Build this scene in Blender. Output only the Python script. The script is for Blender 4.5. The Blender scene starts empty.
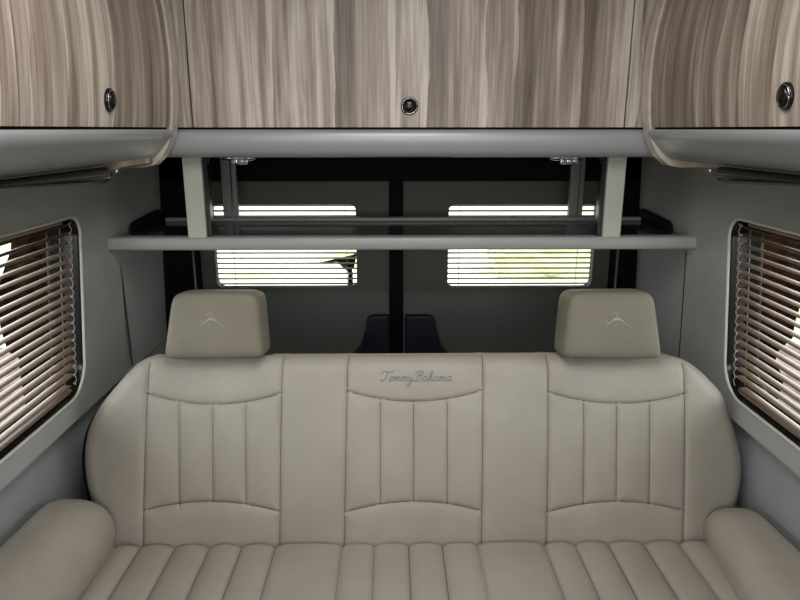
import bpy, bmesh, math, random
import numpy as np
from mathutils import Vector, Matrix, Euler

random.seed(7)
C = bpy.context.scene.collection
PI = math.pi

# ------------------------------------------------------------------ camera
E = 1.44                                   # eye height above the van floor
TH = math.atan((300 - 129) / 650.0)        # pitch down
PSI = math.atan(8 / 650.0)                 # slight yaw to the right
cam = bpy.data.cameras.new('camera'); camo = bpy.data.objects.new('camera', cam); C.objects.link(camo)
camo.location = (0, 0, E); camo.rotation_euler = (PI / 2 - TH, 0, -PSI)
cam.sensor_width = 36; cam.lens = 36 * 650 / 800.0; cam.clip_start = 0.02; cam.clip_end = 300
bpy.context.scene.camera = camo
RM = camo.rotation_euler.to_matrix(); O = Vector((0, 0, E))
def ray(px, py): return RM @ Vector(((px - 400) / 650, (300 - py) / 650, -1))
def at(px, py, Y): d = ray(px, py); return O + d * (Y / d.y)
def at_x(px, py, X): d = ray(px, py); return O + d * (X / d.x)

# ------------------------------------------------------------------ materials
def srgb(r, g, b):
    f = lambda c: (c / 255) / 12.92 if c / 255 <= .04045 else ((c / 255 + .055) / 1.055) ** 2.4
    return (f(r), f(g), f(b), 1)
class N:
    def __init__(s, name):
        s.m = bpy.data.materials.new(name); s.m.use_nodes = True; s.t = s.m.node_tree
        s.b = s.t.nodes['Principled BSDF']
    def n(s, typ, **k):
        nd = s.t.nodes.new(typ)
        for a, v in k.items(): setattr(nd, a, v)
        return nd
    def l(s, a, b): s.t.links.new(a, b)
    def math(s, op, a, b=None, c=None):
        nd = s.n('ShaderNodeMath', operation=op)
        for i, v in enumerate((a, b, c)):
            if v is None: continue
            if hasattr(v, 'is_output'): s.l(v, nd.inputs[i])
            else: nd.inputs[i].default_value = v
        return nd.outputs[0]
    def ramp(s, fac, stops, interp='LINEAR'):
        r = s.n('ShaderNodeValToRGB'); r.color_ramp.interpolation = interp
        el = r.color_ramp.elements
        while len(el) > 1: el.remove(el[-1])
        el[0].position, el[0].color = stops[0]
        for p, c in stops[1:]:
            e = el.new(p); e.color = c
        s.l(fac, r.inputs[0]); return r.outputs[0]
    def noise(s, vec, scale, detail=3, rough=.5):
        t = s.n('ShaderNodeTexNoise'); t.inputs['Scale'].default_value = scale
        t.inputs['Detail'].default_value = detail; t.inputs['Roughness'].default_value = rough
        s.l(vec, t.inputs['Vector']); return t.outputs['Fac']
    def bump(s, h, strength, dist=.001):
        b = s.n('ShaderNodeBump'); b.inputs['Strength'].default_value = strength; b.inputs['Distance'].default_value = dist
        s.l(h, b.inputs['Height']); s.l(b.outputs[0], s.b.inputs['Normal'])
    def coord(s, scale=(1, 1, 1)):
        t = s.n('ShaderNodeTexCoord'); mp = s.n('ShaderNodeMapping'); mp.inputs['Scale'].default_value = scale
        s.l(t.outputs['Object'], mp.inputs['Vector']); return mp.outputs[0]
def simple(name, col, rough=.5, metal=0, spec=.5, mottle=.06, mscale=9, bump=0, bscale=400):
    k = N(name); b = k.b; v = k.coord()
    c0 = tuple(max(0, x * (1 - mottle)) for x in col[:3]) + (1,); c1 = tuple(min(1, x * (1 + mottle)) for x in col[:3]) + (1,)
    k.l(k.ramp(k.noise(v, mscale), [(.3, c0), (.7, c1)]), b.inputs['Base Color'])
    b.inputs['Roughness'].default_value = rough; b.inputs['Metallic'].default_value = metal
    b.inputs['Specular IOR Level'].default_value = spec
    if bump: k.bump(k.noise(v, bscale, 2), bump)
    return k.m
def leather(name, a, b_):
    k = N(name); v = k.coord()
    k.l(k.ramp(k.noise(v, 5, 4, .6), [(.3, a), (.7, b_)]), k.b.inputs['Base Color'])
    k.b.inputs['Roughness'].default_value = .5; k.b.inputs['Specular IOR Level'].default_value = .35
    vo = k.n('ShaderNodeTexVoronoi'); vo.inputs['Scale'].default_value = 420; k.l(v, vo.inputs['Vector'])
    h = k.math('ADD', k.math('MULTIPLY', vo.outputs['Distance'], .5), k.math('MULTIPLY', k.noise(v, 30, 3), 1.2))
    k.bump(h, .35, .0012)
    return k.m
def wood(name, axis, off=0, g=1.0, hs=1.0):
    k = N(name); t = k.n('ShaderNodeTexCoord'); sp = k.n('ShaderNodeSeparateXYZ'); k.l(t.outputs['Object'], sp.inputs[0])
    h = sp.outputs[axis]; z = sp.outputs['Z']
    cb = k.n('ShaderNodeCombineXYZ'); h = k.math('MULTIPLY', h, hs); k.l(h, cb.inputs[0]); k.l(z, cb.inputs[2]); cb.inputs[1].default_value = off
    def mp(sc):
        m = k.n('ShaderNodeMapping'); m.inputs['Scale'].default_value = sc; k.l(cb.outputs[0], m.inputs['Vector']); return m.outputs[0]
    warp = k.math('MULTIPLY', k.noise(mp((1.6, 1, .8)), 4, 2), .7)
    w2 = k.math('MULTIPLY', k.noise(mp((9, 1, 1.5)), 3, 3), .35)
    u = k.math('ADD', k.math('ADD', k.math('MULTIPLY', h, 13.0), warp), w2)
    wn = k.n('ShaderNodeTexWhiteNoise', noise_dimensions='1D'); k.l(k.math('ADD', k.math('FLOOR', u), off * 7.3), wn.inputs['W'])
    fr = k.math('FRACT', u)
    band = k.noise(mp((14, 1, .9)), 2.2, 4, .6); grain = k.noise(mp((120, 1, 2.2)), 2, 4, .65); mid = k.noise(mp((42, 1, 1.3)), 1.5, 3, .6)
    v = k.math('MULTIPLY', wn.outputs['Value'], .19)
    v = k.math('ADD', v, k.math('MULTIPLY', band, .48)); v = k.math('ADD', v, k.math('MULTIPLY', mid, .46)); v = k.math('ADD', v, k.math('MULTIPLY', grain, .26))
    v = k.math('ADD', v, k.math('MULTIPLY', fr, .10))
    q = lambda r, gg, b: tuple(min(1, c * g) for c in srgb(r, gg, b)[:3]) + (1,)
    col = k.ramp(v, [(.50, q(92, 83, 76)), (.64, q(128, 115, 104)), (.78, q(170, 157, 145)), (.90, q(212, 203, 193))])
    k.l(col, k.b.inputs['Base Color']); k.b.inputs['Roughness'].default_value = .38; k.b.inputs['Specular IOR Level'].default_value = .4
    k.bump(grain, .08, .0006)
    return k.m
M = {}
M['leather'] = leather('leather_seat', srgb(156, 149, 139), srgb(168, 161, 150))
M['leather_shaded'] = leather('leather_headrest_shaded', srgb(120, 115, 100), srgb(130, 124, 109))  # seat leather darkened: shade of the downward-tilted headrests put into the colour
M['wood_x'] = wood('wood_rear', 'X', 1.0, 1.14)
M['wood_l'] = wood('wood_left', 'Y', 4.7, 1.14, .8)
M['wood_r'] = wood('wood_right', 'Y', 6.3, 1.14, .8)
M['seam'] = simple('seam_dark', srgb(84, 78, 68), .8)
M['edge'] = simple('wood_edge_band', srgb(212, 203, 190), .35, mottle=.12, mscale=30)
M['fascia'] = simple('satin_grey_paint', srgb(178, 180, 184), .36, .2, mottle=.02)
M['lip'] = simple('grey_trim', srgb(164, 167, 164), .4, .05, mottle=.03)
M['post'] = simple('pale_grey_post', srgb(190, 194, 184), .45, .0, mottle=.03)
M['rail'] = simple('rail_grey', srgb(140, 144, 141), .45, 0, mottle=.03)
M['strut'] = simple('brushed_strut', srgb(120, 124, 121), .4, .3, mottle=.05)
M['wall'] = simple('grey_wall_fabric', srgb(160, 162, 157), .85, mottle=.05, bump=.25, bscale=500)
M['wall_low'] = simple('grey_lower_wall', srgb(150, 152, 155), .8, mottle=.05, bump=.2, bscale=500)
M['door'] = simple('dark_grey_panel', srgb(94, 96, 90), .6, mottle=.04)
M['door_up'] = simple('dark_olive_panel', srgb(92, 90, 80), .6, mottle=.04)
M['black'] = simple('black_rubber', srgb(6, 9, 11), .7, 0, .15, mottle=.1)
M['blackgl'] = simple('gloss_black', srgb(14, 14, 15), .22, mottle=.1)
M['navy'] = simple('dark_navy_plastic', srgb(26, 29, 42), .5, mottle=.1)
M['shelf'] = simple('shelf_dark_gloss', srgb(40, 44, 43), .12, mottle=.1)
M['chrome'] = simple('chrome', srgb(215, 215, 215), .12, 1, mottle=.02)
M['bead'] = simple('pale_bead', srgb(205, 205, 195), .5, mottle=.03)
M['slat'] = simple('side_slat', srgb(128, 109, 93), .3, .3, mottle=.06, mscale=4)
M['slat_r'] = simple('rear_slat', srgb(176, 172, 158), .5, .0, mottle=.05)
M['cord'] = simple('blind_cord', srgb(170, 150, 138), .6, mottle=.2, mscale=300)
M['thread'] = simple('grey_thread', srgb(118, 122, 132), .55, mottle=.1, mscale=200)
M['silver'] = simple('silver_thread', srgb(160, 157, 150), .45, mottle=.1, mscale=200)
M['floor'] = simple('vinyl_floor', srgb(96, 84, 74), .5, mottle=.15)
M['ceil'] = simple('ceiling_vinyl', srgb(196, 192, 182), .7, mottle=.03)
k = N('ground'); v = k.coord()
lawn = (k.ramp(k.noise(v, .5, 5, .6), [(.36, srgb(176, 190, 120)), (.50, srgb(206, 206, 188)), (.60, srgb(225, 222, 212))]))
drive = k.ramp(k.noise(v, 3, 5, .6), [(.35, srgb(84, 70, 58)), (.65, srgb(150, 132, 114))])
sp = k.n('ShaderNodeSeparateXYZ'); k.l(v, sp.inputs[0])
mxx = k.n('ShaderNodeMix', data_type='RGBA'); k.l(k.math('GREATER_THAN', sp.outputs['Y'], 6.0), mxx.inputs['Factor'])
k.l(drive, mxx.inputs['A']); k.l(lawn, mxx.inputs['B']); k.l(mxx.outputs['Result'], k.b.inputs['Base Color'])
k.b.inputs['Roughness'].default_value = .9; M['ground'] = k.m
k = N('hedge'); v = k.coord()
k.l(k.ramp(k.noise(v, 9, 5, .7), [(.35, srgb(8, 4, 2)), (.7, srgb(40, 24, 14))]), k.b.inputs['Base Color']); k.b.inputs['Roughness'].default_value = 1; k.b.inputs['Specular IOR Level'].default_value = .0; M['hedge'] = k.m
k = N('green_leaves'); v = k.coord()
k.l(k.ramp(k.noise(v, 6, 5, .7), [(.35, srgb(200, 208, 158)), (.7, srgb(226, 230, 190))]), k.b.inputs['Base Color']); k.b.inputs['Roughness'].default_value = .8; M['leaf'] = k.m
# clear glass: mostly transparent with a soft gloss
k = N('window_glass'); tr = k.n('ShaderNodeBsdfTransparent'); tr.inputs[0].default_value = (.93, .96, .94, 1)
gl = k.n('ShaderNodeBsdfGlossy'); gl.inputs['Roughness'].default_value = .03; mx = k.n('ShaderNodeMixShader'); mx.inputs[0].default_value = .015
k.l(tr.outputs[0], mx.inputs[1]); k.l(gl.outputs[0], mx.inputs[2]); k.l(mx.outputs[0], k.t.nodes['Material Output'].inputs['Surface']); M['glass'] = k.m

# ------------------------------------------------------------------ helpers
def empty(name, loc=(0, 0, 0), label=None, cat=None, group=None, kind=None):
    o = bpy.data.objects.new(name, None); C.objects.link(o); o.location = loc; o.empty_display_size = .1
    tag(o, label, cat, group, kind); return o
def tag(o, label=None, cat=None, group=None, kind=None):
    for a, v in (('label', label), ('category', cat), ('group', group), ('kind', kind)):
        if v: o[a] = v
    return o
def link(name, me, mat, parent=None, smooth=True):
    o = bpy.data.objects.new(name, me); C.objects.link(o)
    if mat:
        for m_ in (mat if isinstance(mat, (list, tuple)) else [mat]): me.materials.append(m_)
    if smooth: me.shade_smooth()
    if parent:
        o.parent = parent
        # geometry is written in world coordinates: shift it into the parent's frame
        off = Vector((0, 0, 0)); p = parent
        while p is not None: off += p.location; p = p.parent
        me.transform(Matrix.Translation(-off))
    return o
class MB:
    def __init__(s): s.v = []; s.f = []
    def add(s, vs, fs):
        n = len(s.v); s.v += [tuple(p) for p in vs]; s.f += [tuple(i + n for i in f) for f in fs]; return s
    def build(s, name, mat, parent=None, smooth=False, bevel=0, seg=2, auto=None):
        me = bpy.data.meshes.new(name); me.from_pydata(s.v, [], s.f); me.validate()
        bm = bmesh.new(); bm.from_mesh(me); bmesh.ops.recalc_face_normals(bm, faces=bm.faces)
        bm.to_mesh(me); bm.free()
        o = link(name, me, mat, parent, smooth or bevel > 0)
        if bevel:
            b = o.modifiers.new('b', 'BEVEL'); b.width = bevel; b.segments = seg; b.limit_method = 'ANGLE'; b.angle_limit = R(35)
            b.harden_normals = True
        elif auto: me.shade_smooth(); me.set_sharp_from_angle(angle=R(auto))
        return o
    def box(s, x0, x1, y0, y1, z0, z1):
        return s.add([(x0, y0, z0), (x1, y0, z0), (x1, y1, z0), (x0, y1, z0), (x0, y0, z1), (x1, y0, z1), (x1, y1, z1), (x0, y1, z1)],
                     [(0, 3, 2, 1), (4, 5, 6, 7), (0, 1, 5, 4), (1, 2, 6, 5), (2, 3, 7, 6), (3, 0, 4, 7)])
    def loft(s, rings, closed=True, caps=True):
        n = len(rings[0]); vs = [p for r in rings for p in r]; fs = []
        for i in range(len(rings) - 1):
            for j in range(n if closed else n - 1):
                a = i * n + j; b = i * n + (j + 1) % n; fs.append((a, b, b + n, a + n))
        if caps: fs.append(tuple(range(n - 1, -1, -1))); fs.append(tuple(range((len(rings) - 1) * n, len(rings) * n)))
        return s.add(vs, fs)
    def tube(s, pts, r, n=8):
        rings = []; pts = [Vector(p) for p in pts]
        up = None
        for i, p in enumerate(pts):
            d = (pts[min(i + 1, len(pts) - 1)] - pts[max(i - 1, 0)])
            if d.length < 1e-9: d = Vector((0, 0, 1))
            d.normalize()
            if up is None: up = d.orthogonal().normalized()
            a = (up - d * up.dot(d))
            a = a.normalized() if a.length > 1e-5 else d.orthogonal().normalized()
            b = d.cross(a); up = a
            rr = r[i] if isinstance(r, (list, tuple)) else r
            rings.append([p + (a * math.cos(t) + b * math.sin(t)) * rr for t in [2 * PI * q / n for q in range(n)]])
        return s.loft(rings)
    def extrude(s, poly, vec):
        n = len(poly); vec = Vector(vec)
        vs = [Vector(p) for p in poly] + [Vector(p) + vec for p in poly]
        fs = [tuple(range(n)), tuple(range(2 * n - 1, n - 1, -1))] + [(i, i + n, (i + 1) % n + n, (i + 1) % n) for i in range(n)]
        return s.add(vs, fs)
def R(d): return math.radians(d)
SH = .1
def sh_(b): return SH * (b - (E - .43))
def wrr(*a): return [(p + sh_(q), q) for p, q in rrect(*a)]
def rrect(a0, a1, b0, b1, r, n=8, rs=None):
    if r < 0: r = -r; rs = (r * 1.1, r, r, r * 1.7)
    rs = rs or (r, r, r, r); pts = []
    for (ca, cb, s0, rr) in ((a1 - rs[0], b1 - rs[0], 0, rs[0]), (a0 + rs[1], b1 - rs[1], 90, rs[1]), (a0 + rs[2], b0 + rs[2], 180, rs[2]), (a1 - rs[3], b0 + rs[3], 270, rs[3])):
        for i in range(n + 1):
            t = R(s0 + 90 * i / n); pts.append((ca + rr * math.cos(t), cb + rr * math.sin(t)))
    return pts
def holed(outer, inners, fn):
    """flat sheet with rounded holes; fn maps 2-D to 3-D"""
    bm = bmesh.new(); es = []
    for loop in [outer] + inners:
        vs = [bm.verts.new((a, b, 0)) for a, b in loop]
        es += [bm.edges.new((vs[i], vs[(i + 1) % len(vs)])) for i in range(len(vs))]
    bmesh.ops.triangle_fill(bm, use_beauty=True, edges=es, use_dissolve=False, normal=(0, 0, 1))
    bm.verts.ensure_lookup_table(); bm.verts.index_update()
    vs = [Vector(fn(v.co.x, v.co.y)) for v in bm.verts]; fs = [tuple(v.index for v in f.verts) for f in bm.faces]
    bm.free(); return vs, fs
def catmull(p, n=8, closed=False):
    out = []; m = len(p)
    rng = range(m) if closed else range(m - 1)
    g = (lambda i: p[i % m]) if closed else (lambda i: p[max(0, min(m - 1, i))])
    for i in rng:
        a, b, c, d = g(i - 1), g(i), g(i + 1), g(i + 2)
        for j in range(n):
            t = j / n
            out.append(tuple(.5 * (2 * b[q] + (c[q] - a[q]) * t + (2 * a[q] - 5 * b[q] + 4 * c[q] - d[q]) * t * t + (3 * b[q] - a[q] - 3 * c[q] + d[q]) * t ** 3) for q in range(len(b))))
    if not closed: out.append(tuple(p[-1]))
    return out

# ------------------------------------------------------------------ shell
WL, WR = -.79, .853                    # side wall faces
ZC = 1.96; YF = -2.2; YD = 2.30        # ceiling, front end, rear doors
ZLEDGE = E - .715
MB().box(WL - .3, WR + .3, YF, 2.5, -.05, 0).build('floor', M['floor'])['kind'] = 'structure'
MB().box(WL - .1, WR + .1, YF, 2.5, ZC, ZC + .05).build('ceiling', M['ceil'])['kind'] = 'structure'
MB().box(WL - .1, WR + .1, YF - .05, YF, 0, ZC).build('wall_front', M['wall'])['kind'] = 'structure'

def side_wall(side, X, sg, ytop, win):
    """sg = -1 left, +1 right; win = (y0, y1, z0, z1)"""
    y0, y1, z0, z1 = win
    yend = ytop
    low = X + sg * .035
    mb = MB()
    hole = wrr(y0, y1, z0, z1, -.045, 8)
    vs, fs = holed([(YF, ZLEDGE), (yend, ZLEDGE), (yend, ZC), (YF, ZC)], [hole], lambda a, b: (X, a, b)); mb.add(vs, fs)
    # hole reveal
    n = len(hole); mb.add([(X, a, b) for a, b in hole] + [(X + sg * .012, a, b) for a, b in hole], [(i, (i + 1) % n, (i + 1) % n + n, i + n) for i in range(n)])
    # rear edge, ledge, lower wall
    mb.add([(X, yend, ZLEDGE), (X, yend, ZC), (X + sg * .03, yend, ZC), (X + sg * .03, yend, ZLEDGE)], [(0, 1, 2, 3)])
    mb.add([(X, YF, ZLEDGE), (X, 2.25, ZLEDGE), (low, 2.25, ZLEDGE - .008), (low, YF, ZLEDGE - .008)], [(0, 1, 2, 3)])
    # outer skin
    hole2 = wrr(y0 - .01, y1 + .01, z0 - .01, z1 + .01, -.05, 8)
    vs, fs = holed([(YF, 0), (2.5, 0), (2.5, ZC), (YF, ZC)], [hole2], lambda a, b: (X + sg * .08, a, b)); mb.add(vs, fs)
    o = mb.build('wall_' + side, M['wall']); o['kind'] = 'structure'
    lw = MB().box(min(low, low + sg * .02), max(low, low + sg * .02), YF, 2.25, 0, ZLEDGE - .008).build('baseboard_' + side, M['wall_low']); lw['kind'] = 'structure'
    # rear pillar panel: steps back slightly, leaving a dark joint
    ya = yend + .004; px = X + sg * .006
    yw = .055 if sg < 0 else .008
    MB().add([(px, ya, ZC), (px, 2.24, ZC), (px, 2.24, 0), (px, ya + yw, 0), (px, ya + yw, .72), (px, ya, 1.15)], [(0, 1, 2, 3, 4, 5)]).add([(px + sg * .012, ya - .01, 0), (px + sg * .012, 2.0, 0), (px + sg * .012, 2.0, ZC), (px + sg * .012, ya - .01, ZC)], [(0, 1, 2, 3)]).build('trim_' + ('1' if sg < 0 else '2'), M['wall'])['kind'] = 'structure'
    return hole
winL = (-.05, 1.607, E - .655, E - .208)
winR = (-.05, 1.585, E - .655, E - .212)
side_wall('left', WL, -1, 1.86, winL)
side_wall('right', WR, 1, 1.835, winR)

def side_window(num, X, sg, win, label):
    y0, y1, z0, z1 = win
    w = empty('window_%d' % num, (X + sg * .03, (y0 + y1) / 2, z0), kind='structure')
    hole = wrr(y0 - .001, y1 + .001, z0 - .001, z1 + .001, -.046, 10)
    # pale bead round the opening
    MB().tube([(X - sg * .001, a, b) for a, b in hole] + [(X - sg * .001, *hole[0])], .0035, 8).build('bead', M['bead'], w, smooth=True)
    # black rubber reveal
    a_ = wrr(y0 + .002, y1 - .002, z0 + .002, z1 - .002, -.044, 10); b_ = wrr(y0 + .008, y1 - .008, z0 + .008, z1 - .008, -.038, 10)
    c_ = wrr(y0 + .02, y1 - .02, z0 + .02, z1 - .02, -.03, 10)
    MB().loft([[(X + sg * .002, *p) for p in a_], [(X + sg * .012, *p) for p in b_], [(X + sg * .062, *p) for p in b_], [(X + sg * .066, *p) for p in c_], [(X + sg * .075, *p) for p in c_]], caps=False).build('rubber_frame', M['blackgl'], w, smooth=True)
    g = wrr(y0 + .008, y1 - .008, z0 + .008, z1 - .008, -.04, 10)
    MB().add([(X + sg * .070, *p) for p in g], [tuple(range(len(g)))]).build('pane', M['glass'], w)
    return w
side_window(1, WL, -1, winL, '')
side_window(2, WR, 1, winR, '')

def side_blind(X, sg, win, label):
    y0, y1, z0, z1 = win; ye = y1 - .012
    b = empty('venetian_blind', (X + sg * .03, (y0 + y1) / 2, z0), label, 'blind', 'side window blinds')
    mb = MB(); pitch = .0222; wd = .0215; z = z1 - .020; xc = X + sg * .0225; tilt = R(-4)
    hook = MB(); n = 0
    while z > z0 + .022:
        end = ye - (.012 if z > z1 - .035 else 0) - (.022 if z < z0 + .045 else 0) - (.012 if z < z0 + .07 else 0)
        end += sh_(z)
        ring0 = []
        for q in range(7):
            u = -1 + q / 3.0
            dx = u * wd / 2; dz = .0016 * (1 - u * u)
            ring0.append((dx * math.cos(tilt) , dz - sg * dx * math.sin(tilt)))
        top = [(xc + a, z + c + .0004) for a, c in ring0]; bot = [(xc + a, z + c) for a, c in reversed(ring0)]
        sec = top + bot
        sway = random.uniform(-.0008, .0008)
        mb.loft([[(a, y0 + .015, c) for a, c in sec], [(a, end - .004, c + sway) for a, c in sec], [(a * .97 + xc * .03, end, c + sway) for a, c in sec]])
        z -= pitch; n += 1
    mb.build('slats', M['slat'], b, auto=50)
    # bottom rail
    MB().box(xc - .011, xc + .011, y0 + .02, ye - .045, z0 + .010, z0 + .017).build('bottom_rail', M['slat'], b, bevel=.002)
    MB().box(xc - .012, xc + .012, y0 + .03, ye - .03, z1 - .014, z1 - .003).build('head_rail', M['slat'], b, bevel=.002)
    # ladder cords: twisted pair near the rear end and more along the window
    for yy in (ye - .018, ye - .65, ye - 1.25):
        cb = MB(); zz = z1 - .012; pts = []
        for i in range(0, int((z1 - z0 - .03) / .0037)):
            pts.append((X + sg * (.008 + .0015 * math.sin(i * 1.05)), yy + .0028 * math.cos(i * 1.05) + sh_(zz - i * .0037), zz - i * .0037))
        cb.tube(pts, .0011, 5)
        zz = z1 - .02 + .004
        while zz > z0 + .03:
            cb.add(*sphere((X + sg * .009, yy - .008 + sh_(zz), zz), .0024)); zz -= pitch
        cb.tube([(X + sg * .036, yy + sh_(z1), z1 - .01), (X + sg * .036, yy + sh_(z0), z0 + .014)], .0009, 5)
        cb.build('ladder_cord', M['cord'], b, smooth=True)
    return b
def sphere(c, r, nu=8, nv=5, sc=(1, 1, 1)):
    vs = [(c[0], c[1], c[2] + r * sc[2])]; fs = []
    for i in range(1, nv):
        t = PI * i / nv
        for j in range(nu):
            p = 2 * PI * j / nu; vs.append((c[0] + r * sc[0] * math.sin(t) * math.cos(p), c[1] + r * sc[1] * math.sin(t) * math.sin(p), c[2] + r * sc[2] * math.cos(t)))
    vs.append((c[0], c[1], c[2] - r * sc[2])); L = len(vs) - 1
    for j in range(nu): fs.append((0, 1 + j, 1 + (j + 1) % nu)); fs.append((L, L - nu + (j + 1) % nu, L - nu + j))
    for i in range(nv - 2):
        for j in range(nu):
            a = 1 + i * nu + j; b = 1 + i * nu + (j + 1) % nu; fs.append((a, a + nu, b + nu, b))
    return vs, fs
side_blind(WL, -1, winL, 'brown slatted venetian blind in the window left of the sofa')
side_blind(WR, 1, winR, 'brown slatted venetian blind in the window right of the sofa')

LEAN = .045
def lean(o, sg):
    for c in [o] + list(o.children):
        if c.type != 'MESH': continue
        wz = c.location.z + (c.parent.location.z if c.parent else 0)
        for v in c.data.vertices: v.co.x -= sg * LEAN * (v.co.z + wz - (E - .45))
for o in list(C.objects):
    if o.parent or o.name in ('floor', 'ceiling', 'wall_front') or o.type in ('CAMERA',): continue
    if o.name.startswith(('wall_left', 'baseboard_left', 'trim_1', 'window_1')) or (o.name.startswith('venetian') and o.location.x < 0): lean(o, -1)
    elif o.name.startswith(('wall_right', 'baseboard_right', 'trim_2', 'window_2')) or o.name.startswith('venetian'): lean(o, 1)

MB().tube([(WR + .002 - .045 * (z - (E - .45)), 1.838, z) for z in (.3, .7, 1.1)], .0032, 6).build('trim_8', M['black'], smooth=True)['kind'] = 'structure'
# ------------------------------------------------------------------ rear doors
Lx0 = at(204, 300, YD).x; Lx1 = at(389.5, 300, YD).x; Rx0 = at(403, 300, YD).x; Rx1 = at(606, 300, YD).x
ztop = at(400, 180, YD).z
def wrect(x0, x1, y0, y1):
    a = at(x0, y0, YD); b = at(x1, y1, YD); return (a.x, b.x, b.z, a.z)
wA = wrect(213, 357, 204.5, 287); wA = (at(216, 270, YD).x, wA[1], wA[2], wA[3])
wB = wrect(449, 591, 204.5, 287)
def rear_door(num, wnum, x0, x1, w, hinge):
    d = empty('door_%d' % num, ((x0 + x1) / 2, YD, 0), kind='structure')
    ins = rrect(w[0], w[1], w[2], w[3], .022, 6)
    vs, fs = holed([(x0, w[2] - .014), (x1, w[2] - .014), (x1, ztop), (x0, ztop)], [ins], lambda a, b: (a, YD, b))
    zc = at(400, 305, YD).z
    m = MB(); m.add(vs, fs)
    n = len(ins); m.add([(a, YD, b) for a, b in ins] + [(a, YD + .03, b) for a, b in ins], [(i, (i + 1) % n, (i + 1) % n + n, i + n) for i in range(n)])
    m.build('upper_panel', M['door_up'], d)
    # lower panel, with a soft step out from the upper one
    zc = max(zc, .9)
    sec = [(YD, E - .35), (YD - .004, zc + .05), (YD - .012, zc + .02), (YD - .02, zc - .03), (YD - .02, .05), (YD + .01, .05)]
    zt = w[2] - .012
    sec = [(YD + .002, zt), (YD - .004, zt - .012), (YD - .012, zt - .06), (YD - .02, zt - .12), (YD - .02, .05), (YD + .01, .05), (YD + .01, zt)]
    MB().loft([[(x0 + .001, a, b) for a, b in sec], [(x1 - .001, a, b) for a, b in sec]]).build('lower_panel', M['door'], d, auto=40)
    # outer skin with an opening
    o2 = rrect(w[0] - .012, w[1] + .012, w[2] - .012, w[3] + .012, .03, 6)
    vs, fs = holed([(x0 - .02, 0), (x1 + .02, 0), (x1 + .02, ztop + .02), (x0 - .02, ztop + .02)], [o2], lambda a, b: (a, YD + .07, b))
    MB().add(vs, fs).build('outer_skin', M['black'], d)
    wd = empty('window_%d' % wnum, ((w[0] + w[1]) / 2, YD + .04, w[2]), kind='structure')
    MB().loft([[(a, YD + .028, b) for a, b in rrect(w[0] - .004, w[1] + .004, w[2] - .004, w[3] + .004, .024, 6)], [(a, YD + .075, b) for a, b in o2]], caps=False).build('rubber_frame', M['black'], wd, smooth=True)
    MB().add([(a, YD + .065, b) for a, b in o2], [tuple(range(len(o2)))]).build('pane', M['glass'], wd)
    return d
door1 = rear_door(1, 3, Lx0, Lx1, wA, -1)
rear_door(2, 4, Rx0, Rx1, wB, 1)
# black jamb round the doors, centre seal and header
jm = MB()
YJ = YD - .07
jm.box(WL - .05, Lx0 - .002, YJ, YD + .08, 0, ztop + .3); jm.box(Rx1 + .002, WR + .05, YJ, YD + .08, 0, ztop + .3)
jm.box(WL - .05, WR + .05, YJ, YD + .08, ztop + .001, ZC)
jm.build('wall_rear', M['black'])['kind'] = 'structure'
sl = MB().box(Lx1 + .0005, Rx0 - .0005, YD - .02, YD + .08, 0, ztop).build('trim_3', M['black'], bevel=.006); sl['kind'] = 'structure'
# pale hinge-side seal lines
for i, (xx) in enumerate((Lx0 - .004, Rx1 + .004)):
    MB().tube([(xx, YJ - .001, .3), (xx, YJ - .001, ztop)], .004, 6).build('trim_%d' % (4 + i), M['strut'], smooth=True)['kind'] = 'structure'
# latch housings either side of the centre seal
def latch(label, x0, x1, left):
    YL = YD - .02; zb = .62
    t0 = at(x0, 315, YL - .02); t1 = at(x1, 315, YL - .02); zt = t0.z; a, b = sorted((t0.x, t1.x))
    fl = .05
    if left: poly = [(b, zt), (b, zb), (a - fl - .02, zb), (a - .022, zt - .12), (a, zt - .045)] + [(a + .028 * (1 - math.cos(R(q))), zt - .028 * (1 - math.sin(R(q)))) for q in (15, 40, 65, 90)]
    else: poly = [(a, zt), (a, zb), (b + fl + .02, zb), (b + .022, zt - .12), (b, zt - .045)] + [(b - .028 * (1 - math.cos(R(q))), zt - .028 * (1 - math.sin(R(q)))) for q in (15, 40, 65, 90)]
    mb = MB().extrude([(x, YL + .001, z) for x, z in poly], (0, -.035, 0))
    o = mb.build('door_latch_cover', M['navy'], bevel=.008); tag(o, label, 'latch cover', 'latch covers on the rear doors')
latch('dark rounded latch cover on the left rear door beside the centre seal', 366, 389, True)
latch('dark rounded latch cover on the right rear door beside the centre seal', 405, 436, False)

def rear_blind(w, label, cords):
    b = empty('venetian_blind', ((w[0] + w[1]) / 2, YD + .03, w[2]), label, 'blind', 'rear door blinds')
    mb = MB(); pitch = .0192; z = w[3] - .008; yc = YD + .042; wd = .015; tl = R(36)
    while z > w[2] - .004:
        sec = []
        for q in range(5):
            u = -1 + q / 2.0; dy = u * wd / 2; dz = .0014 * (1 - u * u)
            sec.append((yc + dy * math.cos(tl), z - dy * math.sin(tl) + dz))
        sec = sec + [(a, c - .0005) for a, c in reversed(sec)]
        mb.loft([[(w[0] - .004, a, c) for a, c in sec], [(w[1] + .004, a, c) for a, c in sec]]); z -= pitch
    mb.build('slats', M['slat_r'], b, auto=50)
    for xx in cords:
        MB().tube([(xx, yc - .009, w[3]), (xx, yc - .009, w[2])], .0012, 6).build('ladder_cord', M['slat_r'], b, smooth=True)
    MB().box(w[0], w[1], yc - .008, yc + .008, w[3] + .001, w[3] + .012).build('head_rail', M['slat_r'], b)
    return b
rear_blind(wA, 'slatted blind in the left rear door window, bright daylight behind', (wA[0] + .06, at(346, 250, YD).x))
rear_blind(wB, 'slatted blind in the right rear door window, bright daylight behind', (at(460, 250, YD).x, at(580, 250, YD).x))
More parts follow.
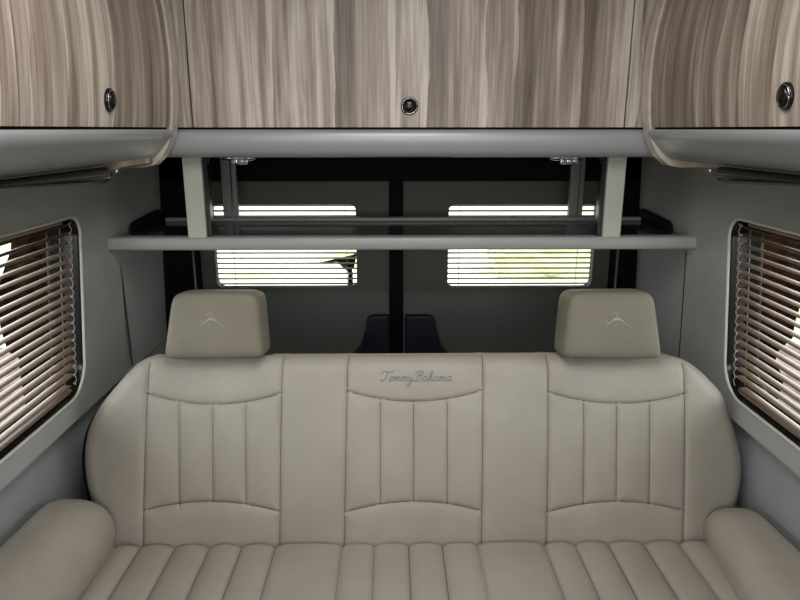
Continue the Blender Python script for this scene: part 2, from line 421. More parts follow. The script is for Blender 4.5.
# wiper outside the left rear glass
YW = YD + .10
wm = MB()
wm.tube([at(350.5, 300, YW), at(350.5, 275, YW), at(349, 262, YW)], [.011, .009, .008], 8)
wm.tube([at(352, 258, YW), at(335, 260.5, YW), at(317, 263.5, YW)], [.012, .006, .002], 8)
wm.extrude([at(337, 262, YW), at(357, 253, YW), at(354, 268, YW), at(348, 272, YW)], (0, .008, 0))
wm.box(at(347, 295, YW).x, at(354, 295, YW).x, YD + .068, YW, at(350, 302, YW).z, at(350, 294, YW).z)
wo = wm.build('wiper_arm', M['black'], door1); wo['label'] = 'black wiper arm outside the left glass'

# ------------------------------------------------------------------ shelf hung under the rear cabinet
YS = 1.78; YSB = 2.15
zS = at(400, 237.3, YS).z; zSb = at(400, 250.5, YS).z
sx0 = at(104, 242, YS).x; sx1 = at(704.5, 242, YS).x
shf = empty('hanging_shelf', ((sx0 + sx1) / 2, YS, zSb), 'grey edged hanging shelf below the rear cabinet, behind the headrests', 'shelf')
MB().box(WL + .016, WR - .016, YS + .015, YSB, zSb + .006, zS - .003).build('shelf_board', M['shelf'], shf, bevel=.002)
h = zS - zSb; sec = [(YS + .045, zS - .001)]
for q in range(0, 9): t = R(90 + 180 * q / 8); sgn = lambda a: math.copysign(abs(a) ** .6, a); sec.append((YS + .012 + sgn(math.cos(t)) * .012, (zS + zSb) / 2 + sgn(math.sin(t)) * h / 2))
sec.append((YS + .045, zSb))
rings = []
for i, x in enumerate([0, .002, .008, .02]):
    f = [.8, .92, .99, 1][i]; cy, cz = YS + .045, (zS + zSb) / 2
    rings.append([(sx0 + x, cy + (a - cy) * f, cz + (b - cz) * f) for a, b in sec])
rings += [[(sx1 - (sx0 - r[0][0]) * -1 if False else sx1 - (r[0][0] - sx0), b, c) for (_, b, c) in r] for r in reversed(rings)]
MB().loft(rings).build('front_lip', M['lip'], shf, auto=60)
r0 = at(168, 222, YSB); r1 = at(638, 222, YSB)
MB().box(r0.x, r1.x, YSB - .03, YSB, zS - .004, zS + .010).build('rear_rail', M['rail'], shf, bevel=.005)
for sg, X in ((-1, WL), (1, WR)):
    pf = at(131 if sg < 0 else 681, 226, 1.9)
    a = X - sg * .012; b = X - sg * .034
    prof = [(1.92, zS - .002), (1.925, zS + .012), (1.945, zS + .022), (YSB, zS + .034), (YSB, zS - .004)]
    MB().extrude([(a, y, z) for y, z in prof], (b - a, 0, 0)).build('side_curb', M['black'], shf, bevel=.004)
zf = at(400, 157.5, 1.72).z      # bottom of all fascias
for (xa, xb) in ((187.5, 206), (603, 621)):
    p0 = at(xa, 236, YS); p1 = at(xb, 236, YS); inner = 1 if xa < 400 else -1
    MB().box(p0.x, p1.x, YS + .004, YS + .04, zS - .002, zf).build('hanger_post', M['post'], shf, bevel=.003)
    # dark channel along the inner side of the post
    xi = p1.x if inner > 0 else p0.x
    MB().box(min(xi, xi + inner * .012), max(xi, xi + inner * .012), YS + .016, YS + .045, zS - .002, zf).build('post_channel', M['blackgl'], shf)
for (xa, xb, br) in ((224, 238.5, 1), (568, 582, -1)):
    p0 = at(xa, 215, YSB - .02); p1 = at(xb, 215, YSB - .02); xm = (p0.x + p1.x) / 2
    stp = empty('x', (0, 0, 0)) if False else None
    s_ = MB().box(p0.x, p0.x + (p1.x - p0.x) * .62, YSB - .027, YSB - .005, zS + .012, zf).box(p0.x + (p1.x - p0.x) * .62 + .002, p1.x, YSB - .022, YSB - .003, zS + .012, zf).build('rear_strut', M['strut'], shf, bevel=.002)
    bl = MB()
    yb = 1.90
    c0 = at((xa + xb) / 2 + br * 8, 162, yb)
    for dx in (-.03, .026): MB().add(*sphere((c0.x + dx, yb, zf - .0085), .022, 16, 8, (1, .7, .38))).build('mounting_disc', M['chrome'], shf, smooth=True)
    cl = MB(); cl.box(c0.x - .022, c0.x + .026, yb - .012, yb + .012, zf - .026, zf - .001)
    for dx in (-.012, .006, .022): cl.tube([(c0.x + dx, yb - .02, zf - .018), (c0.x + dx, yb + .015, zf - .018)], .008, 8)
    cl.build('bracket_clamp', M['chrome'], shf, bevel=.003)

# ------------------------------------------------------------------ rear overhead cabinet
YC = 1.72; zt = 1.94
def knob(parent, c, nrm, w=.024, hh=.024, name='knob', label=None):
    """black push button in a chrome rim; c on the surface, nrm the outward normal"""
    n = Vector(nrm).normalized(); z = Vector((0, 0, 1)); z = (z - n * z.dot(n)).normalized(); u = z.cross(n)
    def ring(r, d, k=24): return [c + n * d + u * (math.cos(2 * PI * q / k) * w * r) + z * (math.sin(2 * PI * q / k) * hh * r) for q in range(k)]
    kb = MB().loft([ring(1, -.004), ring(1, .004), ring(.93, .0065), ring(.80, .007), ring(.76, .004)]).build(name, M['blackgl'], parent, smooth=True)
    MB().loft([ring(.74, .002), ring(.74, .008), ring(.6, .011), ring(.3, .0125), ring(.05, .013)]).build('button', M['blackgl'], kb, smooth=True)
    MB().tube(ring(.86, .0068) + [ring(.86, .0068)[0]], .0009, 6).build('rim', M['chrome'], kb, smooth=True)
    return kb
xl = at(160, 130, YC).x; xr = at(660, 130, YC).x
oc = empty('overhead_cabinet', (.05, YC, zf), 'wood grain overhead cabinet on the rear wall with wide centre door', 'cabinet')
MB().box(xl - .14, xr + .14, YC + .02, 2.24, E + .001, zt).build('cabinet_body', M['black'], oc)  # body coloured black to paint the shadow in the door gaps
MB().box(xl - .14, xr + .14, YC + .03, 2.2, zf + .001, E).build('cabinet_base', M['fascia'], oc)
g0 = at(193, 129, YC).x; g1 = at(624, 129, YC).x
MB().box(xl - .12, g0 - .0022, YC, YC + .02, E + .004, zt).build('filler_panel', M['wood_x'], oc, bevel=.001)
MB().box(g1 + .0022, xr + .12, YC, YC + .02, E + .004, zt).build('filler_panel', M['wood_x'], oc, bevel=.001)
dr = MB().box(g0 + .0015, g1 - .0015, YC, YC + .02, E + .004, zt).build('door', M['wood_x'], oc, bevel=.001)
knob(dr, at(409.5, 106, YC), (0, -1, 0), .022, .022)
MB().box(xl - .12, xr + .12, YC + .008, YC + .022, E - .002, E + .005).build('shadow_gap', M['black'], oc)
sec = [(YC + .03, E - .001), (YC + .004, E - .001), (YC - .005, E - .0035), (YC - .010, E - .009), (YC - .0115, E - .02), (YC - .010, E - .04), (YC - .005, E - .055), (YC + .006, zf + .003), (YC + .016, zf), (YC + .2, zf)]
MB().loft([[(xl - .12, a, b) for a, b in sec], [(xr + .12, a, b) for a, b in sec]]).build('fascia', M['fascia'], oc, auto=50)

# ------------------------------------------------------------------ side overhead cabinets
YE = 1.665
def side_cabinet(side, sg, X, pts, wmat, gaps, kpx, label):
    pw = [at(px, py, YE) for px, py in pts]
    prof = [(p.x, p.z) for p in pw]
    prof = [(prof[0][0] - sg * -.0 + sg * .03, zt)] + prof
    prof = catmull(prof, 6)
    zb = min(p[1] for p in prof)
    cb = empty('overhead_cabinet', (X - sg * .12, .8, zb), label, 'cabinet', 'side overhead cabinets')
    up = [p for p in prof if p[1] >= E + .004]; dn = [p for p in prof if p[1] < E - .001]
    def xa(z): 
        for a, b in zip(prof, prof[1:]):
            if b[1] <= z <= a[1]: t = (a[1] - z) / max(1e-9, a[1] - b[1]); return a[0] + (b[0] - a[0]) * t
        return prof[-1][0]
    up.append((xa(E + .004), E + .004)); bul = lambda z: .008 * math.exp(-((E - .018 - z) / .02) ** 2) if z < E - .018 else .008 * math.sqrt(max(0, 1 - ((z - E + .018) / .0175) ** 2))
    dn = [(xa(E - q), E - q) for q in (.001, .003, .006, .010, .015)] + [p for p in dn if p[1] < E - .017]
    dn = [(x - sg * bul(z), E + (z - E) * .86) for x, z in dn]; zb2 = E + (zb - E) * .86
    wx = X - sg * .003
    body = [(x + sg * .019, z) for x, z in up] + [(wx, E + .004), (wx, zt)]
    y0 = -.9
    MB().loft([[(x, y0, z) for x, z in body], [(x, YE - .001, z) for x, z in body]]).build('cabinet_body', M['black'], cb, auto=50)  # black stands in for the shade seen between the doors
    lo = dn + [(wx, zb2), (wx, E + .003), (dn[0][0] + sg * .012, E + .003), (dn[0][0] + sg * .012, E - .001)]
    MB().loft([[(x, y0, z) for x, z in lo], [(x, YE - .001, z) for x, z in lo]]).build('fascia', M['fascia'], cb, auto=50)
    MB().box(min(up[-1][0] + sg * .008, up[-1][0] + sg * .02), max(up[-1][0] + sg * .008, up[-1][0] + sg * .02), y0, YE - .002, E - .002, E + .006).build('shadow_gap', M['black'], cb)
    # doors
    ys = [YE - .001] + gaps + [y0]
    for i in range(len(ys) - 1):
        a, b = ys[i] - .0025, ys[i + 1] + .0025
        ring = up + [(x + sg * .018, z) for x, z in reversed(up)]
        d = MB().loft([[(x, b, z) for x, z in ring], [(x, a, z) for x, z in ring]]).build('door', wmat, cb, auto=50)
        if i == 0: kd = d
    kp = kpx
    d = ray(*kp)
    # intersect with the door profile
    best = None
    for t in np.linspace(.7, 1.66, 1500):
        p = O + d * (t / d.y); e_ = abs(p.x - xa(p.z))
        if best is None or e_ < best[0]: best = (e_, p)
    p = best[1]; dz = .01; sl_ = (xa(p.z + dz) - xa(p.z - dz)) / (2 * dz)
    knob(kd, p, (-sg, 0, sg * sl_), .020, .022)
    # light edge band wrapped round the rear end of the cabinet
    capo = [(x - sg * .006, z) for x, z in prof]; capi = [(x + sg * .0035, z + (.004 if i > len(prof) - 8 else 0)) for i, (x, z) in enumerate(prof)]
    capo = [(x, z - (.003 if i > len(prof) - 8 else 0)) for i, (x, z) in enumerate(capo)]
    ring = capo + [(wx, capo[-1][1])] + [(wx, zt)]
    MB().loft([[(x, YE - .012, z) for x, z in ring], [(x, YE + .030, z) for x, z in ring]]).build('end_cap', M['edge'], cb, auto=40)
    vb = [(x - sg * .001, z) for x, z in prof if z < E - .077]; vi = [(x, z + .012) for x, z in reversed(vb)]
    if sg < 0: MB().loft([[(x, YE - .22, z) for x, z in vb + vi], [(x, YE - .02, z) for x, z in vb + vi]]).build('veneer_strip', wmat, cb)
    return cb, zb2, xa
cabL, zbL, xaL = side_cabinet('left', -1, WL, [(162, 0), (167, 30), (170.5, 60), (172, 95), (171.5, 125), (168, 143), (162, 155), (154, 163), (142, 166)], M['wood_l'], [at_x(20, 129, -.56).y * .97, .35, -.3], (108.5, 100), 'curved wood grain overhead cabinet over the left window')
cabR, zbR, xaR = side_cabinet('right', 1, WR, [(664, 0), (656.5, 30), (651.5, 60), (649, 95), (649.5, 125), (653, 143), (659, 155), (668, 163), (681, 166)], M['wood_r'], [.98, .35, -.3], (787, 96), 'curved wood grain overhead cabinet over the right window')

# ------------------------------------------------------------------ slim black fixtures under the side cabinets
def pod(sg, X, zb, x_tip, label):
    y1 = at_x(x_tip, 170, X).y; y0 = y1 - .50
    o = empty('reading_light', (X, (y0 + y1) / 2, zb), label, 'light', 'slim lights under the side cabinets')
    rings = []
    for i in range(25):
        t = i / 24; y = y1 + (y0 - y1) * t
        th = .036 * (1 - t * .82) * math.sqrt(min(1, t * 12 + .12)); w_ = .034 * math.sqrt(max(.03, 1 - (2 * t - 1) ** 6))
        rings.append([(X + math.cos(2 * PI * q / 20) * w_, y, zb - th / 2 + math.sin(2 * PI * q / 20) * th / 2) for q in range(20)])
    MB().loft(rings).build('housing', M['blackgl'], o, smooth=True)
    MB().add(*sphere((X - sg * .027, y1 - .012, zb - .009), .0045, 10, 6)).build('switch', M['chrome'], o, smooth=True)
pod(-1, at(148, 165, YE).x, zbL - .0005, 106, 'slim black tapered light under the left overhead cabinet')
pod(1, at(675, 165, YE).x, zbR - .0005, 720, 'slim black tapered light under the right overhead cabinet')

# ------------------------------------------------------------------ sofa
YB0, YB1 = 1.40, 1.50
P0 = at(413, 544, YB0); P1 = at(413, 355.5, YB1)
base = Vector((0, YB0, P0.z)); vdir = Vector((0, YB1 - YB0, P1.z - P0.z)); H = vdir.length; vdir.normalize()
ndir = Vector((0, -vdir.z, vdir.y))
def PB(px, py):
    d = ray(px, py); t = (base - O).dot(ndir) / d.dot(ndir); p = O + d * t - base
    return (p.x, p.dot(vdir))
zseat = P0.z + .007
sofa = empty('sofa', (.05, 1.2, 0), 'wide beige leather sofa with channelled seat and back across the van', 'sofa')
outL = [PB(*p) for p in [(96, 548), (85, 520), (77.5, 495), (74, 470), (75, 448), (81, 427), (92.5, 408), (108.5, 389), (123.5, 373), (135, 363.5), (147, 358), (163, 355.8)]]
outR = [PB(*p) for p in [(733, 548), (745, 520), (752, 492), (753, 466), (747, 440), (739, 419), (731, 397), (714, 379), (701, 368), (690, 361.5), (676, 357.5), (662, 355.8)]]
oL = np.array(catmull(outL, 8)); oR = np.array(catmull(outR, 8))
tmin = -.06
oL = np.vstack([[oL[0][0] + .02, tmin], oL]); oR = np.vstack([[oR[0][0] - .02, tmin], oR])
tmax = min(oL[-1][1], oR[-1][1])
NT, NS = 260, 640
tt = np.concatenate([np.linspace(tmin, tmax * .93, 220, endpoint=False), tmax - (tmax * .07) * (1 - np.linspace(0, 1, 40)) ** 2])
def mono(o):
    i = np.argsort(o[:, 1]); return np.interp(tt, o[i, 1], o[i, 0])
sl_, sr_ = mono(oL), mono(oR)
uu = np.linspace(0, 1, NS)
S = sl_[:, None] + (sr_ - sl_)[:, None] * uu[None, :]; T = np.repeat(tt[:, None], NS, 1)
def seg_dist(S, T, poly):
    d = np.full(S.shape, 9.0)
    for (a, b), (c, e) in zip(poly[:-1], poly[1:]):
        vx, vy = c - a, e - b; L2 = vx * vx + vy * vy + 1e-12
        q = np.clip(((S - a) * vx + (T - b) * vy) / L2, 0, 1)
        d = np.minimum(d, np.hypot(S - a - q * vx, T - b - q * vy))
    return d
outline = np.vstack([oL, oR[::-1]])
seams = []
def line(*pp): seams.append(([PB(*p) for p in pp], 1.0))
for (a, b) in (((149, 363), (142.5, 548)), ((282.5, 357), (279.5, 548)), ((348, 357), (344, 548)), ((483, 357), (481.5, 548)), ((548, 357), (547, 548)), ((684, 364), (683.5, 548))): line(a, b)
inserts = [(((146.5, 393), (213, 404), (281.5, 393)), ((143.5, 510.5), (211, 501), (280, 511.5)), ((180, 401, 505), (213.5, 404, 501.5), (246.5, 402, 503))),
           (((347.5, 391), (413, 401), (482.5, 390)), ((345.5, 512), (413, 501), (481.5, 511)), ((380.5, 399, 504), (413.5, 401, 501), (447, 399, 504))),
           (((548, 392), (615, 403), (685, 393)), ((547, 512), (616, 501), (683.5, 511)), ((583, 401, 504), (615.5, 403, 501), (648.5, 401, 504)))]
def arc(a, m, b, n=24):
    # circular-ish arc through three points, quadratic in x
    out = []
    for i in range(n + 1):
        x = a[0] + (b[0] - a[0]) * i / n
        L0 = (x - m[0]) * (x - b[0]) / ((a[0] - m[0]) * (a[0] - b[0])); L1 = (x - a[0]) * (x - b[0]) / ((m[0] - a[0]) * (m[0] - b[0])); L2 = (x - a[0]) * (x - m[0]) / ((b[0] - a[0]) * (b[0] - m[0]))
        out.append((x, a[1] * L0 + m[1] * L1 + b[1] * L2))
    return out
for top, bot, ch in inserts:
    seams.append(([PB(*p) for p in arc(*top)], 1.0)); seams.append(([PB(*p) for p in arc(*bot)], 1.0))
    for x, y0, y1 in ch: seams.append(([PB(x, y0), PB(x, y1)], .8))
WL_S = PB(146, 450)[0] - .004; WR_S = PB(684, 450)[0] + .004
def hgt(S, T):
    S = np.asarray(S, float); T = np.asarray(T, float)
    h = np.zeros(S.shape); D = np.full(S.shape, 9.0)
    puff = np.full(S.shape, 1.0)
    for poly, k in seams:
        d = seg_dist(S, T, poly)
        h -= .0032 * k * np.exp(-(d / .0035) ** 2)
        puff = np.minimum(puff, 1 - k * np.exp(-d / .013))
    h += .0075 * puff
    e = seg_dist(S, T, outline[::1]); Rr = .042
    x = np.clip(1 - e / Rr, 0, 1); h += -Rr * (1 - np.sqrt(np.clip(1 - x ** 2, 0, 1)))
    h -= .24 * np.clip(S - WR_S, 0, 1) + .24 * np.clip(WL_S - S, 0, 1)
    # gentle overall belly
    h += .008 * np.sin(np.clip(T / H, 0, 1) * PI)
    return h
Hh = hgt(S, T)
b3 = np.array(base); v3 = np.array(vdir); n3 = np.array(ndir)
Pts = b3 + S[..., None] * np.array([1, 0, 0]) + T[..., None] * v3 + Hh[..., None] * n3
def grid_mesh(name, Pts, skirt, mat, parent):
    nt, ns, _ = Pts.shape; vs = Pts.reshape(-1, 3)
    idx = np.arange(nt * ns).reshape(nt, ns)
    f = np.stack([idx[:-1, :-1], idx[:-1, 1:], idx[1:, 1:], idx[1:, :-1]], -1).reshape(-1, 4)
    loop = list(idx[0, :]) + list(idx[1:, -1]) + list(idx[-1, -2::-1]) + list(idx[-2:0:-1, 0])
    sk = vs[loop] + np.array(skirt)
    n0 = len(vs); vs = np.vstack([vs, sk]); m = len(loop)
    fs = [tuple(int(q) for q in r) for r in f] + [(int(loop[(i + 1) % m]), int(loop[i]), n0 + i, n0 + (i + 1) % m) for i in range(m)] + [tuple(n0 + i for i in range(m))]
    me = bpy.data.meshes.new(name); me.from_pydata([tuple(map(float, p)) for p in vs], [], fs)
    return link(name, me, mat, parent)
backrest = grid_mesh('backrest', Pts, -ndir * .05, M['leather'], sofa)
sm = MB()
for poly, kk in seams:
    pp = []
    for (a, b), (c, d) in zip(poly[:-1], poly[1:]):
        m = max(1, int(math.hypot(c - a, d - b) / .008))
        pp += [(a + (c - a) * q / m, b + (d - b) * q / m) for q in range(m)]
    pp.append(poly[-1]); pp = [p for p in pp if p[1] > -.01]
    hh = hgt(np.array([p[0] for p in pp]), np.array([p[1] for p in pp]))
    sm.tube([base + Vector((p[0], 0, 0)) + vdir * p[1] + ndir * (float(q) + .0002) for p, q in zip(pp, hh)], .0012 * kk, 6)
sm.build('seam_piping', M['seam'], backrest, smooth=True)
# charcoal shell behind the backrest, a little larger all round
sh = []
cen = outline.mean(axis=0)
sh = [(p[0] - (.010 if p[0] > cen[0] else .002), p[1] - .004) for p in outline]
MB().extrude([base + Vector((a, 0, 0)) + vdir * b - ndir * .046 for a, b in sh], -ndir * .04).build('back_shell', M['black'], sofa)
# lettering and emblem
def on_back(s, t, lift=.0006):
    h = float(hgt(np.array([s]), np.array([t]))[0]); return base + Vector((s, 0, 0)) + vdir * t + ndir * (h + lift)
def strokes():
    L = []; x = 0
    def add(st, adv):
        nonlocal x
        for s in st: L.append([(a + x, b) for a, b in s])
        x += adv
    o_ = [(.0, .1), (.25, .05), (.3, .6), (.65, 1.0), (.95, .6), (.75, .1), (.4, .05), (.25, .45), (.6, .95), (1.15, .85)]
    m_ = [(0, .75), (.15, .95), (.2, .5), (.2, .0), (.25, .6), (.5, .95), (.65, .7), (.62, .0), (.7, .6), (.95, .95), (1.1, .7), (1.08, .15), (1.3, .0), (1.5, .3)]
    y_ = [(0, .7), (.15, .95), (.15, .4), (.35, .02), (.65, .3), (.8, .95), (.72, .0), (.5, -1.0), (.15, -1.15), (.1, -.8), (.6, -.2), (1.1, .3)]
    a_ = [(.85, .85), (.5, 1.0), (.15, .6), (.2, .1), (.5, .0), (.8, .5), (.9, .95), (.85, .2), (1.0, .0), (1.25, .3)]
    h_ = [(0, .3), (.4, 1.3), (.5, 2.0), (.3, 2.05), (.2, 1.2), (.2, .0), (.3, .6), (.55, .95), (.72, .7), (.7, .15), (.9, .0), (1.1, .3)]
    T_ = [[(-.6, 1.35), (-.75, 1.8), (-.2, 2.15), (.5, 1.95), (1.3, 1.95), (1.7, 2.3)], [(.65, 2.0), (.45, 1.2), (.25, .4), (-.1, .0), (-.55, .15), (-.5, .5)]]
    B_ = [[(.35, 2.0), (.2, 1.0), (.0, .1), (-.4, .0), (-.55, .3)], [(-.4, 1.5), (-.1, 2.0), (.7, 2.25), (1.1, 1.85), (.8, 1.25), (.3, 1.1)], [(.3, 1.1), (.9, 1.1), (1.15, .6), (.8, .05), (.2, -.05), (.0, .2)]]
    add(T_, 1.05); add([o_], 1.15); add([m_], 1.5); add([m_], 1.5); add([y_], 1.6)
    add(B_, 1.35); add([a_], 1.2); add([h_], 1.1); add([a_], 1.2); add([m_], 1.45); add([a_], 1.2)
    return L, x
L, W_ = strokes()
s0, t0 = PB(383, 380.5); s1, _ = PB(451, 380.5); k_ = (s1 - s0) / W_
em = MB(); hb = float(hgt(np.array([(s0 + s1) / 2]), np.array([t0 + .008]))[0])
for st in L:
    pts = catmull(st, 4)
    P = []
    for a, b in pts:
        s_, t_ = s0 + (a + b * .28) * k_, t0 + b * k_ * .98
        P.append(base + Vector((s_, 0, 0)) + vdir * t_ + ndir * (float(hgt(np.array([s_]), np.array([t_]))[0]) + .0004))
    em.tube(P, .0009, 5)
tx = em.build('embroidered_lettering', M['thread'], backrest, smooth=True); tx['label'] = 'blue grey cursive stitched lettering'

# seat cushion
sxL = at(112, 545, YB0).x - .05; sxR = at(712, 545, YB0).x + .05
spx = [118, 143.4, 178, 212, 243.6, 277, 342.6, 374.7, 408.4, 441.5, 476, 542, 572.5, 605, 640, 675, 704]
sX = [at(p, 546, YB0).x for p in spx]
ys0, ys1 = .80, 1.398
gx = np.linspace(sxL, sxR, 640); gy = np.concatenate([np.linspace(ys0, 1.30, 60, endpoint=False), np.linspace(1.30, ys1, 50)])
GX, GY = np.meshgrid(gx, gy)
GXd = GX
def seat_h(X, Y):
    d = np.full(X.shape, 9.0); h = np.zeros(X.shape)
    for q in sX: d = np.minimum(d, np.abs(X - q))
    h = .012 * (1 - np.exp(-d / .014)) - .003 * np.exp(-(d / .003) ** 2)
    Rr = .05; x = np.clip(1 - (ys1 - Y) / .030, 0, 1); h -= .032 * (1 - np.sqrt(np.clip(1 - x ** 2, 0, 1)))
    x = np.clip(1 - (Y - ys0) / .06, 0, 1); h -= .06 * (1 - np.sqrt(np.clip(1 - x ** 2, 0, 1)))
    h += .006 * np.sin(np.clip((Y - ys0) / (ys1 - ys0), 0, 1) * PI)
    return h + .001
PS = np.stack([GX, GY, zseat + seat_h(GX, GY)], -1)
seat = grid_mesh('seat_cushion', PS, (0, 0, -.09), M['leather'], sofa)
sm = MB()
for q in sX[1:-1]:
    yy = np.linspace(ys0 + .01, ys1 - .004, 60); hh = seat_h(np.full(yy.shape, q), yy)
    sm.tube([(q, float(a), zseat + float(b) + .0003) for a, b in zip(yy, hh)], .0012, 6)
sm.build('seam_piping', M['seam'], seat, smooth=True)
MB().box(sxL + .03, sxR - .03, .86, 1.40, .0, zseat - .095).build('seat_base', M['navy'], sofa, bevel=.01)

# bolster armrests
def bolster(sg, xin, xtop, xwall, ztp, skew):
    prof = []
    z0 = zseat - .10
    prof.append((xin + sg * .012, z0)); prof.append((xin + sg * .004, zseat - .02))
    for q in range(0, 13):
        t = R(7.5 * q)
        x = xin + (xtop - xin) * (1 - math.cos(t)) ; z = zseat + .01 + (ztp - zseat - .01) * math.sin(t) ** .9
        prof.append((x - sg * .006 * math.sin(2 * t), z))
    prof.append((xtop + (xwall - xtop) * .6, ztp + .001)); prof.append((xwall - sg * .006, ztp - .003)); prof.append((xwall - sg * .003, ztp - .014)); prof.append((xwall - sg * .003, z0))
    prof = [prof[0], prof[1]] + catmull(prof[2:-2], 3) + prof[-2:]
    cx = (xwall * .15 + xin * .85); cz = (zseat + ztp) / 2 - .03
    rings = []
    yend = 1.415; Rr = .075
    ys = [.70, .71, .73] + list(np.linspace(.78, yend - Rr, 12)) + [yend - Rr * (1 - math.sin(R(a))) for a in (12, 24, 36, 48, 58, 68, 76, 83, 90)]
    for y in ys:
        f = 1.0
        if y > yend - Rr: u = (y - yend + Rr) / Rr; f = 1 - .30 * (1 - math.sqrt(max(0, 1 - u * u)))
        if y < .73: f = .9 + (y - .70) / .03 * .1
        w = lambda x: max(0, 1 - abs(x - xin) / abs(xwall - xin))
        rings.append([(cx + (x - cx) * f - sg * skew * (yend - y) * w(x), y, cz + (z - cz) * f + .06 * (yend - y) * (z > zseat)) for x, z in prof])
    o = MB().loft(rings).build('armrest', M['leather'], sofa, smooth=True)
    sd = o.modifiers.new('s', 'SUBSURF'); sd.levels = 1; sd.render_levels = 1
zarm = at(65, 502, 1.37).z
bolster(-1, at(117, 545, 1.4).x, -.775, -.822, zarm, .02)
zarm2 = at(765, 512, 1.37).z
bolster(1, at(703, 546, 1.4).x, .83, .885, zarm2, .16)

# headrests
def headrest(front, depthx, emb, sg):
    """front = pixel outline corners tl,tr,br,bl of the front face"""
    YH = 1.462
    tl, tr, br, bl = [at(*p, YH + (.012 if i < 2 else -.012)) for i, p in enumerate(front)]
    # parametric face: rounded quad, pillowed
    n = 41; V = []
    def P(u, v): return (tl * (1 - u) + tr * u) * v + (bl * (1 - u) + br * u) * (1 - v)
    # superellipse rings from centre to rim, then back
    K = 72; rings = []
    def ringpt(rho, q, e):
        a = 2 * PI * q / K; c, s = math.cos(a), math.sin(a)
        m = (abs(c) ** e + abs(s) ** e) ** (-1 / e)
        return (.5 + .5 * rho * c * m, .5 + .5 * rho * s * m)
    D = .10
    spec = [(.02, .010), (.3, .0095), (.55, .0085), (.75, .007), (.88, .004), (.94, .0), (.975, -.006), (.995, -.014), (1.0, -.024), (1.0, -.05), (1.0, -.075), (.985, -.088), (.95, -.096), (.85, -.1), (.02, -.1)]
    nrm = (tr - tl).cross(tl - bl).normalized()
    if nrm.y > 0: nrm = -nrm
    for rho, d in spec:
        r = []
        for q in range(K):
            u, v = ringpt(rho, q, (14 if math.sin(2 * PI * q / K) < 0 else 8) if rho > .7 else 4); p = P(u, v)
            if d < -.02:   # the sides flare slightly outward toward the back
                w = min(1, (-d - .02) / .05); p = p + Vector(((u - .5) * depthx * w, 0, 0))
            r.append(p + nrm * d)
        rings.append(r)
    o = MB().loft(rings).build('headrest', M['leather_shaded'], sofa, smooth=True)
    # leaping fish emblem stitched in pale thread
    cx, cy, w = emb
    zc = [(-.5, -.12), (-.38, .02), (-.2, .16), (.0, .16), (.15, .06), (.3, -.08), (.5, -.2)]
    def q2(a, b):
        p0 = at(cx + a * w, cy - b * w, YH)
        u = (p0.x - bl.x) / (br.x - bl.x); v = (p0.z - bl.z) / (tl.z - bl.z)
        q = P(0, v) * .5 + P(1, v) * .5
        return Vector((p0.x, q.y, p0.z)) + nrm * .0118
    e = MB()
    def lens(pts, wd):
        pts = catmull(pts, 5); up = []; dn = []
        m = len(pts) - 1
        for i, (a, b) in enumerate(pts):
            h = wd * math.sin(PI * min(1, i / m * .92 + .06)); up.append(q2(a, b + h)); dn.append(q2(a, b - h))
        vs = up + dn; k = len(up); e.add(vs + [p - nrm * .0006 for p in vs], [(i, i + 1, i + 1 + k, i + k) for i in range(m)])
    lens([(-.35, -.08), (-.15, .08), (.08, .07), (.28, -.08)], .05)      # body
    lens([(.22, -.05), (.38, -.14), (.55, -.26)], .014)                  # bill
    lens([(-.32, -.06), (-.42, -.10), (-.5, -.22)], .022)                # tail, lower
    lens([(-.32, -.06), (-.44, .0), (-.52, .06)], .02)                   # tail, upper
    lens([(-.12, .12), (-.02, .24), (-.16, .30)], .018)                  # fin
    lens([(-.3, .22), (-.1, .34), (.12, .26)], .012)
    lens([(-.02, -.02), (-.08, -.12), (-.2, -.16)], .016)
    e.build('stitched_emblem', M['silver'], o)['label'] = 'small pale stitched leaping fish'
headrest([(171, 292.5), (257.5, 292), (263.5, 358.5), (162, 360.5)], .006, (213, 321, 24), 1)
headrest([(570, 292), (655, 291), (664, 360), (563, 359)], .006, (617, 321, 26), -1)

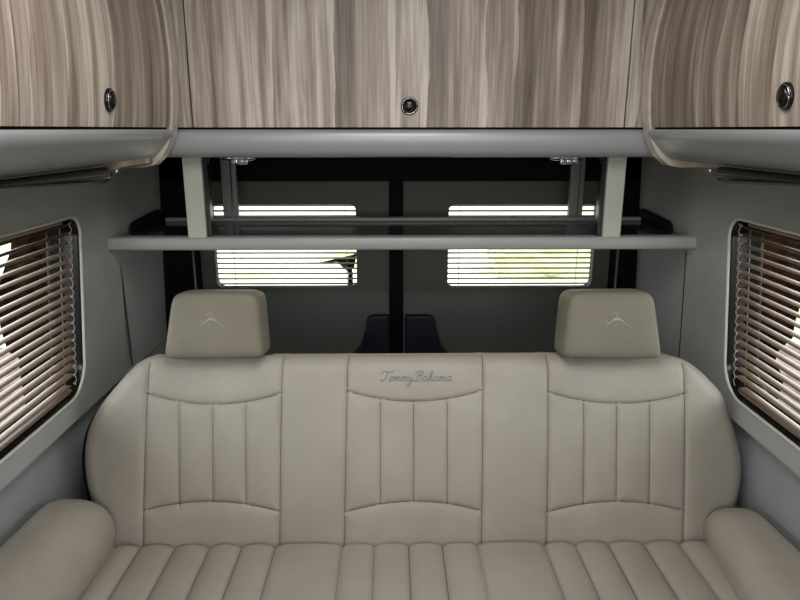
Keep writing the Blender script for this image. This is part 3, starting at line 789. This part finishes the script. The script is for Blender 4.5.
# ------------------------------------------------------------------ outside
MB().box(-40, 40, -40, 60, -.7, -.6).build('ground', M['ground'])['kind'] = 'structure'
def hedge(x0, x1, y0, y1, z1, mat, label, seed, name='hedge'):
    rnd = random.Random(seed); bm = bmesh.new()
    bmesh.ops.create_cube(bm, size=1); bmesh.ops.subdivide_edges(bm, edges=bm.edges, cuts=22, use_grid_fill=True)
    from mathutils import noise
    for v in bm.verts:
        p = Vector((x0 + (v.co.x + .5) * (x1 - x0), y0 + (v.co.y + .5) * (y1 - y0), -.6 + (v.co.z + .5) * (z1 + .6)))
        dn = noise.noise_vector(p * 2.3 + Vector((seed, 0, 0))) * .16 + noise.noise_vector(p * 7 + Vector((0, seed, 0))) * .07
        if p.z > -.5: p += dn
        v.co = p
    me = bpy.data.meshes.new(name); bm.to_mesh(me); bm.free(); o = link(name, me, mat); tag(o, label, 'hedge'); return o
hedge(-2.5, -1.95, 4.12, 6.0, 2.6, M['hedge'], 'dark brown hedge seen through the left side blind', 3)
hedge(1.95, 2.5, 3.85, 6.0, 2.6, M['hedge'], 'dark brown hedge seen through the right side blind', 5)
hedge(1.5, 4.2, 9, 10, -.1, M['leaf'], 'pale green bush seen through the right rear window', 9, 'bush')

# ------------------------------------------------------------------ light
wld = bpy.data.worlds.new('world'); bpy.context.scene.world = wld; wld.use_nodes = True
bg = wld.node_tree.nodes['Background']; bg.inputs[0].default_value = (.92, .96, 1, 1); bg.inputs[1].default_value = 4.0
def area(name, loc, rot, sx, sy, power, col=(1, 1, 1)):
    l = bpy.data.lights.new(name, 'AREA'); l.shape = 'RECTANGLE'; l.size = sx; l.size_y = sy; l.energy = power; l.color = col
    o = bpy.data.objects.new(name, l); C.objects.link(o); o.location = loc; o.rotation_euler = rot; return o
area('ceiling_lamp', (.03, .55, ZC - .02), (0, 0, 0), .5, 1.0, 11.5, (1, .98, .95))
area('windshield_fill', (.03, -1.6, 1.45), (R(80), 0, 0), 1.3, .8, 16, (.95, .98, 1))  # unseen soft fill, added in place of daylight from the windshield
sc = bpy.context.scene
sc.view_settings.view_transform = 'Standard'; sc.view_settings.look = 'None'; sc.view_settings.exposure = 0
